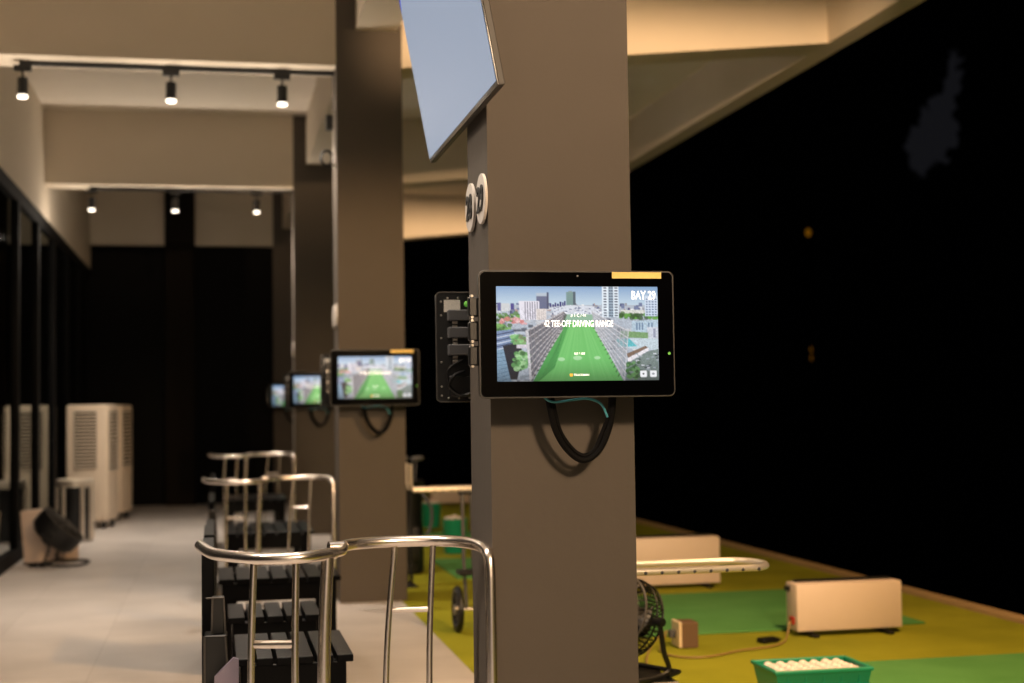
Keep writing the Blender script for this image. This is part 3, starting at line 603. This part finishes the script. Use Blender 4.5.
# ------------------------------------------------------------------ black slatted benches
def make_bench(label, x0, x1, y0, y1, z, slats, back_z, loc):
    t = thing('slatted_bench', label, 'bench', (0, 0, 0), group='black slatted benches along the corridor')
    w = (x1 - x0) / slats
    for i in range(slats):
        bm = B(); box(bm, (x0 + w * i + 0.004, y0, z - 0.024), (x0 + w * (i + 1) - 0.008, y1, z), 0.002); obj('slat', bm, M_BLACKWOOD, t)
    bm = B(); box(bm, (x0 + 0.02, y0 + 0.015, z - 0.11), (x1 - 0.03, y0 + 0.04, z - 0.025), 0.002); box(bm, (x0 + 0.02, y1 - 0.04, z - 0.11), (x1 - 0.03, y1 - 0.015, z - 0.025), 0.002)
    box(bm, (x0 + 0.02, y0 + 0.04, z - 0.11), (x0 + 0.045, y1 - 0.04, z - 0.025), 0.002); box(bm, (x1 - 0.055, y0 + 0.04, z - 0.11), (x1 - 0.03, y1 - 0.04, z - 0.025), 0.002); obj('apron', bm, M_BLACKWOOD, t)
    for lx in (x0 + 0.02, x1 - 0.10):
        for ly in (y0 + 0.02, y1 - 0.09):
            bm = B(); box(bm, (lx, ly, 0), (lx + 0.07, ly + 0.07, z - 0.025), 0.003); obj('leg', bm, M_BLACKWOOD, t)
    if back_z:
        bm = B(); box(bm, (-0.045, y0 - 0.02, 0.0), (-0.005, y1 + 0.05, back_z), 0.003); obj('backrest', bm, M_BLACKWOOD, t)
    t.location = loc; return t
make_bench('nearest black slatted bench behind the chrome rail', 0.06, 0.455, 4.78, 5.32, 0.45, 6, 0.80, (0, 0, 0))
make_bench('low black slatted bench between the nearest bench and the wide table', 0.045, 0.42, 5.74, 6.17, 0.45, 5, 0.78, (0, 0, 0))
make_bench('wide black slatted table on square legs, behind the low benches', 0.01, 0.61, 7.05, 7.62, 0.45, 7, 0.70, (0, 0, 0))
make_bench('black slatted bench under the second chrome rail', 0.06, 0.66, 9.72, 10.65, 0.45, 7, 0.67, (0, 0, 0))
make_bench('farthest black slatted bench in front of the end wall', 0.08, 0.66, 13.3, 14.2, 0.45, 7, 0.66, (0, 0, 0))

def make_stand(label, loc, lilac):
    t = thing('framed_stand', label, 'stand', loc, group='narrow framed stands at the bench ends')
    bm = B(); box(bm, (-0.035, 0, 0), (0.035, 0.10, 0.565), 0.004); obj('body', bm, M_PLASTIC, t)
    bm = B(); tube(bm, [(-0.035, -0.002, 0.30), (-0.035, -0.002, 0.563), (0.028, -0.002, 0.563), (0.036, -0.002, 0.45), (0.036, -0.002, 0.30)], 0.0035, 6); obj('body_edge', bm, M_TVSIDE, t)
    bm = B(); box(bm, (-0.012, 0.02, 0.565), (0.026, 0.07, 0.68), 0.003); obj('neck', bm, M_PLASTIC, t)
    bm = B(); tube(bm, [(-0.013, 0.017, 0.567), (-0.010, 0.017, 0.679), (0.024, 0.017, 0.679), (0.029, 0.017, 0.567)], 0.0032, 6); tube(bm, [(-0.03, 0.017, 0.679), (0.024, 0.017, 0.679)], 0.003, 6); obj('neck_edge', bm, M_TVSIDE, t)
    if lilac:
        bm = B(); prism(bm, [(-0.012, 0.1), (0.070, 0.1), (0.068, 0.50), (0.052, 0.505), (-0.005, 0.45)], -0.07, -0.05, 'y'); o = obj('front_panel', bm, M_LILAC, t); o['label'] = 'lilac grey sloped panel'
    return t
make_stand('narrow black stand with grey edges and lilac panel at nearest bench end', (0.0, 4.56, 0), True)
make_stand('small blurred black stand with grey edges at far bench end', (-0.025, 8.6, 0), False)

# ------------------------------------------------------------------ corridor left: coolers, bin, white box, fan
def make_cooler(label, loc, rz):
    t = thing('air_cooler', label, 'air cooler', loc, rz, 'portable air coolers')
    w, d, h = 0.46, 0.46, 1.28
    bm = B(); box(bm, (-w / 2, -d / 2, 0.08), (w / 2, d / 2, 0.08 + h), 0.03, None, 3); obj('body', bm, M_COOLER, t)
    bm = B(); box(bm, (-w * 0.30, -d / 2 - 0.004, 0.66), (w * 0.24, -d / 2 + 0.004, 1.28)); g = obj('front_grille', bm, M_DARKCOL, t)
    bm = B()
    for i in range(16): box(bm, (-w * 0.30, -d / 2 - 0.016, 0.668 + i * 0.038), (w * 0.24, -d / 2 - 0.002, 0.684 + i * 0.038), 0.002)
    obj('louvres', bm, M_COOLER, g)
    bm = B(); box(bm, (w / 2 - 0.004, -0.16, 0.62), (w / 2 + 0.004, 0.16, 1.28)); g = obj('side_grille', bm, M_DARKCOL, t)
    bm = B()
    for i in range(15): box(bm, (w / 2 + 0.002, -0.16, 0.625 + i * 0.044), (w / 2 + 0.014, 0.16, 0.645 + i * 0.044), 0.002)
    obj('louvres', bm, M_COOLER, g)
    for sx in (-1, 1):
        for sy in (-1, 1):
            bm = B(); cyl(bm, (sx * 0.17 - 0.015, sy * 0.17, 0.035), (sx * 0.17 + 0.015, sy * 0.17, 0.035), 0.035); box(bm, (sx * 0.17 - 0.02, sy * 0.17 - 0.02, 0.03), (sx * 0.17 + 0.02, sy * 0.17 + 0.02, 0.085)); obj('castor', bm, M_PLASTIC, t)
    return t
cool = make_cooler('nearer tall ivory air cooler on castors behind the steel bin', (-1.335, 16.5, 0), radians(-12))
dup(cool, (-1.26, 17.75, 0), 'farther tall ivory air cooler beside the black end wall', radians(-14))

t = thing('steel_bin', 'round black bin with pale steel rim and uprights before the air coolers', 'bin', (-1.36, 14.75, 0))
bm = B(); lathe(bm, [(0.0, 0.0), (0.160, 0.0), (0.165, 0.01), (0.165, 0.545), (0.155, 0.545), (0.15, 0.05), (0.0, 0.05)], seg=40); obj('body', bm, M_PLASTIC, t)
bm = B(); lathe(bm, [(0.152, 0.54), (0.175, 0.54), (0.18, 0.56), (0.18, 0.60), (0.172, 0.615), (0.15, 0.615), (0.145, 0.6)], seg=40); obj('rim', bm, M_SATIN, t)
bm = B(); lathe(bm, [(0.0, 0.0), (0.175, 0.0), (0.175, 0.025), (0.0, 0.025)], seg=32); obj('base_ring', bm, M_STEEL, t)
for q in (-170, -125, -62, -25, 20, 70, 120, 160):
    bm = B(); q = radians(q); cyl(bm, (0.168 * cos(q), 0.168 * sin(q), 0.02), (0.168 * cos(q), 0.168 * sin(q), 0.55), 0.022); obj('upright', bm, M_SATIN, t)

t = thing('white_panel_box', 'greyish white box leaning on end beside the black fan', 'box', (-1.47, 12.62, 0), radians(-24))
bm = B(); box(bm, (-0.10, -0.08, 0.02), (0.09, 0.08, 0.46), 0.012, Matrix.Rotation(radians(-5), 3, 'Y'), 2); obj('body', bm, M_WHITE, t)
bm = B(); box(bm, (-0.09, -0.07, 0.0), (-0.05, 0.07, 0.03), 0.003); box(bm, (0.06, -0.07, 0.0), (0.10, 0.07, 0.03), 0.003); obj('foot', bm, M_PLASTIC, t)
t = thing('white_carton', 'low white carton behind the black floor fan', 'carton', (-1.28, 12.85, 0), radians(8))
bm = B(); box(bm, (-0.13, -0.10, 0), (0.12, 0.10, 0.19), 0.004); obj('body', bm, M_WHITE, t)
bm = B(); box(bm, (-0.005, -0.102, 0.002), (0.0, 0.102, 0.192)); obj('seam', bm, M_GREYPL, t)

def make_fan(label, loc, R_, tilt, rz, group=None, solid=False):
    """drum floor fan: head axis along local -y before the tilt"""
    t = thing('floor_fan', label, 'fan', loc, rz, group)
    hz = R_ + 0.075; T = Matrix.Translation((0, 0, hz)) @ Matrix.Rotation(tilt, 4, 'X')
    def P(x, y, z): return T @ Vector((x, y, z))
    d = R_ * 0.42
    bm = B()
    for rr, y in ((R_, -d), (R_ * 0.8, -d - 0.012), (R_ * 0.6, -d - 0.018), (R_ * 0.4, -d - 0.022), (R_ * 0.2, -d - 0.024)):
        tube(bm, [P(rr * cos(q), y, rr * sin(q)) for q in [2 * pi * i / 32 for i in range(32)]], 0.006 if rr == R_ else 0.0025, 6, True)
    for i in range(28):
        q = 2 * pi * i / 28; tube(bm, [P(R_ * cos(q), -d, R_ * sin(q)), P(R_ * 0.6 * cos(q + .15), -d - 0.018, R_ * 0.6 * sin(q + .15)), P(R_ * 0.12 * cos(q + .3), -d - 0.025, R_ * 0.12 * sin(q + .3))], 0.002, 5)
    obj('front_grille', bm, M_TVSIDE, t)
    bm = B(); prof = [(R_ * 0.995, -d), (R_ * 1.0, 0.0), (R_ * 0.97, d * 0.6), (R_ * 0.8, d * 1.0), (R_ * 0.35, d * 1.25)]
    for i in range(52):
        q = 2 * pi * i / 52; tube(bm, [P(r * cos(q), y, r * sin(q)) for r, y in prof], 0.0026, 5)
    for r, y in prof[1:]: tube(bm, [P(r * cos(2 * pi * i / 32), y, r * sin(2 * pi * i / 32)) for i in range(32)], 0.004, 6, True)
    if solid:
        rows = [[bm.verts.new(P(r * 1.01 * cos(2 * pi * i / 40), y, r * 1.01 * sin(2 * pi * i / 40))) for i in range(40)] for r, y in prof]
        for A, Bq in zip(rows, rows[1:]):
            for j in range(40): bm.faces.new((A[j], A[(j + 1) % 40], Bq[(j + 1) % 40], Bq[j]))
    obj('rear_cage', bm, M_PLASTIC, t)
    bm = B(); tube(bm, [P(0, -d * 0.4, 0), P(0, d * 0.6, 0), P(0, d * 1.2, 0), P(0, d * 1.55, 0)], [R_ * 0.22, R_ * 0.32, R_ * 0.36, R_ * 0.2], 20); obj('motor', bm, M_PLASTIC, t)
    for k in range(4):
        bm = B(); q0 = 2 * pi * k / 4; rows = []
        for rr in (0.22, 0.5, 0.88):
            a0, a1 = q0 - 0.42 * rr, q0 + 0.5 * rr
            rows.append([bm.verts.new(P(R_ * rr * cos(a0 + (a1 - a0) * s), -d * 0.3 + 0.25 * d * (s * 2 - 1), R_ * rr * sin(a0 + (a1 - a0) * s))) for s in (0, .5, 1)])
        for A, Bq in zip(rows, rows[1:]):
            for j in range(2): bm.faces.new((A[j], A[j + 1], Bq[j + 1], Bq[j]))
        o = obj('blade', bm, M_GREYPL, t); o.modifiers.new('thickness', 'SOLIDIFY').thickness = 0.003
    bm = B(); w = R_ + 0.02
    tube(bm, spline([(-w, 0, hz), (-w, 0.02, hz * 0.5), (-w, 0.04, 0.03), (-w * 0.95, -R_ * 0.8, 0.014), (-w * 0.6, -R_ * 1.15, 0.014), (0, -R_ * 1.2, 0.014), (w * 0.6, -R_ * 1.15, 0.014), (w * 0.95, -R_ * 0.8, 0.014), (w, 0.04, 0.03), (w, 0.02, hz * 0.5), (w, 0, hz)], 6), 0.011, 8); obj('tube_stand', bm, M_PLASTIC, t)
    bm = B(); tube(bm, [(-w, 0.04, 0.014), (-w * 0.8, R_ * 0.9, 0.014), (w * 0.8, R_ * 0.9, 0.014), (w, 0.04, 0.014)], 0.010, 8); obj('rear_foot', bm, M_PLASTIC, t)
    for s in (-1, 1):
        bm = B(); cyl(bm, (s * (w + 0.02), 0, hz), (s * (R_ - 0.01), 0, hz), 0.016); obj('pivot_knob', bm, M_PLASTIC, t)
    return t
make_fan('black floor fan tipped back beside the left glass wall', (-1.30, 12.5, 0), 0.205, radians(-47), radians(84), 'black floor fans', True)

# ------------------------------------------------------------------ tee line: mats, heaters, cables, crate, racks, fans, ball buckets
def mat_strip(x0, x1, y0, y1, label):
    bm = B(); box(bm, (x0, y0, 0.0), (x1, y1, 0.012), 0.004); tag(obj('hitting_mat', bm, M_MAT), label, 'mat', 'green hitting mats')
mat_strip(2.75, 4.35, 4.7, 6.45, 'nearest green mat strip beside the ball crate')
mat_strip(1.75, 3.95, 7.5, 9.1, 'bright green mat strip behind the nearer white heater box')
mat_strip(1.75, 3.95, 10.45, 11.8, 'dim green mat strip behind the farther white heater box')
mat_strip(1.75, 3.95, 13.0, 14.4, 'dim green mat strip far back between the ball buckets')

def make_heater(label, loc, w, h):
    t = thing('box_heater', label, 'heater', loc, 0, 'white box heaters on the turf')
    d = 0.15
    bm = B(); box(bm, (-w / 2, 0, 0.03), (w / 2, d, 0.03 + h), 0.008, None, 2); obj('casing', bm, M_WHITE, t)
    bm = B(); box(bm, (-w / 2 + 0.03, d * 0.55, 0.03 + h - 0.002), (w / 2 - 0.02, d * 0.9, 0.03 + h + 0.012), 0.004); obj('top_vent', bm, M_PLASTIC, t)
    for s in (-1, 1):
        bm = B(); x = s * (w / 2 - 0.09); box(bm, (x - 0.02, -0.05, 0.0), (x + 0.02, d + 0.05, 0.018), 0.004); box(bm, (x - 0.015, 0.03, 0.015), (x + 0.015, d - 0.03, 0.035)); obj('foot', bm, M_PLASTIC, t)
    bm = B(); box(bm, (-w / 2 - 0.012, 0.035, 0.065), (-w / 2 + 0.002, 0.085, 0.105), 0.003); o = obj('switch', bm, M_RED, t); o['label'] = 'red switch'
    bm = B(); box(bm, (-w / 2 - 0.02, 0.09, 0.03 + h - 0.045), (-w / 2 + 0.002, 0.13, 0.03 + h - 0.02), 0.003); obj('handle', bm, M_PLASTIC, t)
    return t
h1 = make_heater('white box heater on the bright green mat, nearer one with red switch', (3.378, 7.26, 0.0), 0.615, 0.255)
make_heater('white box heater behind the chrome rack beside the nearest pillar', (3.105, 9.42, 0.0), 0.64, 0.32)
make_heater('blurred white box heater far back between the first and second pillars', (3.15, 18.4, 0.0), 0.8, 0.22)
bm = B(); tube(bm, spline([(3.045, 7.30, 0.085), (3.03, 7.28, 0.055), (3.0, 7.24, 0.012), (2.92, 7.10, 0.008), (2.807, 7.0, 0.008), (2.616, 6.93, 0.008), (2.47, 6.84, 0.008), (2.355, 6.80, 0.008), (2.25, 6.86, 0.008), (2.22, 7.0, 0.012), (2.26, 7.10, 0.05), (2.303, 7.175, 0.07)]), 0.0055, 8)
tag(obj('power_cable', bm, M_TANCABLE), 'tan power cable from the white heater to the brown outlet box', 'cable')
bm = B(); tube(bm, spline([(2.303, 7.16, 0.085), (2.25, 7.12, 0.07), (2.12, 6.9, 0.03), (1.95, 6.4, 0.008), (1.8, 6.0, 0.008), (1.75, 5.95, 0.008)]), 0.0055, 8)
tag(obj('power_cable', bm, M_TANCABLE), 'pale cable from the brown outlet box to the fan at the pillar', 'cable')
t = thing('cable_adapter', 'small black adapter lying on turf beside the heater cable', 'adapter', (2.86, 7.16, 0), 0.3)
bm = B(); box(bm, (-0.055, -0.03, 0), (0.055, 0.03, 0.028), 0.008, None, 2); obj('body', bm, M_PLASTIC, t)
bm = B(); cyl(bm, (0.05, 0, 0.014), (0.09, 0, 0.010), 0.009, 0.005); obj('plug', bm, M_PLASTIC, t)
t = thing('outlet_box', 'brown outlet box with a cream socket plate on the turf', 'outlet box', (2.41, 7.12, 0))
bm = B(); box(bm, (-0.045, -0.02, 0), (0.045, 0.10, 0.135), 0.005); obj('body', bm, M_BROWNBOX, t)
Rz = Matrix.Rotation(radians(12), 3, 'Y')
bm = B(); box(bm, (-0.062, -0.025, 0.005), (-0.046, 0.105, 0.138), 0.004); obj('socket_plate', bm, M_CREAM, t)
bm = B(); box(bm, (-0.095, 0.03, 0.05), (-0.06, 0.07, 0.09), 0.005); obj('plug', bm, M_GREYPL, t)

# green crate of balls
cx0, cx1, cy0, cy1, ch = 2.253, 2.69, 5.56, 5.85, 0.16
t = thing('ball_crate', 'green plastic crate filled with white balls at the bottom edge', 'crate', ((cx0 + cx1) / 2, (cy0 + cy1) / 2, 0), radians(-1))
w, d = (cx1 - cx0) / 2, (cy1 - cy0) / 2; k = 0.035
bm = B()
O0 = [(-w + k, -d + k), (w - k, -d + k), (w - k, d - k), (-w + k, d - k)]; O1 = [(-w + .008, -d + .008), (w - .008, -d + .008), (w - .008, d - .008), (-w + .008, d - .008)]
I0 = [(x * 0.93, y * 0.9) for x, y in O0]; I1 = [(x * 0.96, y * 0.94) for x, y in O1]
rows = [[bm.verts.new((x, y, z)) for x, y in Q] for Q, z in ((O0, 0.0), (O1, ch - 0.012), (I1, ch - 0.012), (I0, 0.012))]
for A, Bq in zip(rows, rows[1:]):
    for j in range(4): bm.faces.new((A[j], A[(j + 1) % 4], Bq[(j + 1) % 4], Bq[j]))
bm.faces.new(rows[0][::-1]); bm.faces.new(rows[-1]); obj('basin', bm, M_GREENPL, t)
bm = B(); box(bm, (-w, -d, ch - 0.016), (w, -d + 0.018, ch), 0.003); box(bm, (-w, d - 0.018, ch - 0.016), (w, d, ch), 0.003); box(bm, (-w, -d + 0.018, ch - 0.016), (-w + 0.018, d - 0.018, ch), 0.003); box(bm, (w - 0.018, -d + 0.018, ch - 0.016), (w, d - 0.018, ch), 0.003); obj('rim', bm, M_GREENPL, t)
bm = B()
for i in range(5):
    x = -w + 0.06 + i * (2 * w - 0.12) / 4; box(bm, (x - 0.004, -d + 0.010, 0.05), (x + 0.004, -d + 0.03, ch - 0.016))
box(bm, (-w + 0.015, -d + 0.012, 0.085), (w - 0.015, -d + 0.03, 0.093)); obj('ribs', bm, M_GREENPL, t)
ball0 = None
for j in range(5):
    for i in range(7):
        p = (t.location.x - w + 0.0625 + i * 0.052 + random.uniform(-.002, .002), cy0 + 0.053 + j * 0.046, ch - 0.024 + random.uniform(-.002, .002))
        if ball0 is None:
            bm = B(); sphere(bm, (0, 0, 0), 0.0225, 20, 14); ball0 = obj('golf_ball', bm, M_BALL); o = ball0
        else: o = ball0.copy(); C.objects.link(o)
        o.location = p; tag(o, 'white golf ball in the green crate', 'golf ball', 'balls in the green crate')

# chrome racks on the turf side of the pillars
def make_rack(label, y):
    t = thing('chrome_rack', label, 'rack', (0, y, 0), group='chrome racks at the tees')
    z = 0.68; x0, x1, d = 1.36, 1.87, 0.12
    loop = [(x1 + 0.085 * cos(q), d * sin(q), z) for q in [radians(-90 + 15 * i) for i in range(13)]]
    pts = [(x0 + 0.02, -d, z)] + loop + [(x0 + 0.02, d, z)]
    bm = B(); tube(bm, [Vector((x0, -d, z + 0.19)), Vector((x0, -d, z + 0.05)), Vector((x0 + 0.01, -d, z + 0.012))] + [Vector(p) for p in pts] + [Vector((x0 + 0.01, d, z + 0.012)), Vector((x0, d, z + 0.05)), Vector((x0, d, z + 0.19))], 0.0128, 12); obj('top_loop', bm, M_SATIN, t)
    for i in range(9):
        x = x0 + 0.05 + i * 0.06
        bm = B(); sphere(bm, (x, -d - 0.011, z - 0.004), 0.0065, 10, 8); obj('peg', bm, M_GREYPL, t)
    for yy in (-d, d):
        bm = B(); cyl(bm, (x0, yy, z + 0.05), (x0, yy, 0.0), 0.012); obj('leg', bm, M_PLASTIC, t)
    bm = B(); box(bm, (1.30, -0.17, 0.0), (1.40, 0.17, 0.012), 0.004); obj('foot_plate', bm, M_PLASTIC, t)
    return t
rk = make_rack('nearest horizontal chrome rack sticking out right of the pillar', 4.93)
dup(rk, (0, 10.2, 0), 'blurred horizontal chrome rack seen between the two pillars')

make_fan('black drum fan close behind the right edge of nearest pillar', (1.60, 5.62, 0), 0.16, radians(-20), radians(-62), 'black floor fans').location = (1.655, 5.66, 0.16)
t = thing('fan_pedestal', 'low black pedestal under the fan behind the pillar', 'pedestal', (1.62, 5.66, 0))
bm = B(); box(bm, (-0.17, -0.19, 0.13), (0.19, 0.21, 0.16), 0.006); obj('top', bm, M_PLASTIC, t)
for sx in (-0.14, 0.12):
    for sy in (-0.12, 0.12):
        bm = B(); cyl(bm, (sx, sy, 0), (sx, sy, 0.122), 0.012); obj('leg', bm, M_PLASTIC, t)
t = thing('golf_trolley', 'dark two wheeled golf trolley left of the nearest pillar on the turf', 'trolley', (1.36, 8.0, 0))
for sx in (-0.04, 0.16):
    wx = 0.02 + sx
    bm = B(); tube(bm, [(wx, 0.115 * cos(q), 0.125 + 0.115 * sin(q)) for q in [2 * pi * i / 32 for i in range(32)]], 0.018, 10, True); wl = obj('wheel', bm, M_PLASTIC, t)
    bm = B(); cyl(bm, (wx - 0.02, 0, 0.125), (wx + 0.02, 0, 0.125), 0.03); obj('hub', bm, M_STEEL, wl)
    for i in range(8):
        q = 2 * pi * i / 8; bm = B(); cyl(bm, (wx, 0.025 * cos(q), 0.125 + 0.025 * sin(q)), (wx, 0.11 * cos(q), 0.125 + 0.11 * sin(q)), 0.005, None, 8); obj('spoke', bm, M_GREYPL, wl)
bm = B(); cyl(bm, (-0.03, 0, 0.125), (0.19, 0, 0.125), 0.009); obj('axle', bm, M_STEEL, t)
for sx in (0.02, 0.075):
    bm = B(); tube(bm, [(sx + 0.01, 0.0, 0.125), (sx, 0.02, 0.4), (sx, 0.05, 0.78)], 0.011, 10); obj('shaft', bm, M_GREYPL, t)
bm = B(); box(bm, (-0.02, -0.07, 0.32), (0.12, 0.07, 0.345), 0.006); obj('bag_shelf', bm, M_PLASTIC, t)
bm = B(); cyl(bm, (0.0, 0.05, 0.78), (0.1, 0.05, 0.78), 0.014); obj('grip', bm, M_PLASTIC, t)

def make_bucket(label, x, y, r, h, seed):
    t = thing('ball_bucket', label, 'bucket', (x, y, 0), group='green ball buckets')
    bm = B(); lathe(bm, [(0, 0), (r * 0.82, 0), (r * 0.86, 0.01), (r, h - 0.01), (r * 1.04, h), (r * 0.96, h), (r * 0.8, 0.02), (0, 0.02)], seg=28); obj('pail', bm, M_GREENPL, t)
    bm = B(); tube(bm, [(r * 1.02 * cos(q), 0.012 * cos(q), h - 0.03 - 0.1 * abs(sin(q)) ** 2 * 0 - 0.02 * sin(q)) for q in [pi * i / 14 for i in range(15)]], 0.004, 6); obj('handle', bm, M_STEEL, t)
    for i in range(7):
        q = 2 * pi * i / 6; rr = r * 0.62 if i < 6 else 0
        o = ball0.copy(); C.objects.link(o); o.location = (x + rr * cos(q), y + rr * sin(q), h - 0.004 + (0.018 if i == 6 else 0))
        tag(o, 'white golf ball heaped in the ' + seed + ' bucket', 'golf ball', 'balls heaped in the ' + seed + ' bucket')
make_bucket('nearer green bucket heaped with balls between the pillars', 2.05, 12.35, 0.11, 0.30, 'nearer green')
make_bucket('farther green bucket heaped with balls between the pillars', 2.25, 15.1, 0.11, 0.26, 'farther green')

# dark upright bag behind the second pillar
t = thing('golf_bag', 'dark upright golf bag standing behind the edge of the second pillar', 'bag', (1.45, 10.95, 0))
bm = B(); lathe(bm, [(0, 0), (0.11, 0), (0.125, 0.02), (0.12, 0.3), (0.11, 0.42), (0.12, 0.66), (0.135, 0.70), (0.12, 0.72), (0.1, 0.66), (0, 0.66)], seg=28); obj('body', bm, M_PLASTIC, t)
bm = B(); box(bm, (-0.08, -0.16, 0.1), (0.08, -0.1, 0.36), 0.02, None, 2); obj('pocket', bm, M_PLASTIC, t)
bm = B(); tube(bm, spline([(0.1, -0.08, 0.62), (0.17, -0.1, 0.5), (0.16, -0.1, 0.35), (0.1, -0.08, 0.25)]), 0.014, 8); obj('strap', bm, M_GREYPL, t)
for i in range(4):
    q = 2 * pi * i / 4 + .4; bm = B(); x, y = 0.06 * cos(q), 0.06 * sin(q); cyl(bm, (x, y, 0.6), (x * 1.4, y * 1.4, 0.86), 0.006); sphere(bm, (x * 1.4 + 0.02, y * 1.4, 0.88), 0.03, 12, 8, (1.3, .8, .7)); obj('club', bm, M_GREYPL, t)

# two faint lamps far out in the dark
def far_lamp(x, y, z, label, n):
    t = thing('distant_lamp', label, 'lamp', (x, y, 0), group='faint lamps in the night')
    bm = B(); tube(bm, [(0, 0, -4), (0, 0, z + 0.5)], [0.08, 0.05], 10); obj('pole', bm, M_BLACKPAINT, t)
    bm = B(); box(bm, (-0.25, -0.1, z + 0.5), (0.15, 0.1, z + 0.6), 0.02); obj('arm', bm, M_BLACKPAINT, t)
    for i in range(n):
        bm = B(); sphere(bm, (-0.15, -0.12, z + 0.35 - i * 0.36), 0.09, 12, 8, (1, 1, 1.5)); obj('bulb', bm, M_FARLAMP, t)
far_lamp(19.85, 45.0, 6.7, 'faint orange lamp high in the dark on the right', 1)
far_lamp(24.88, 56.3, 3.2, 'faint yellow double lamp low in the dark on the right', 2)
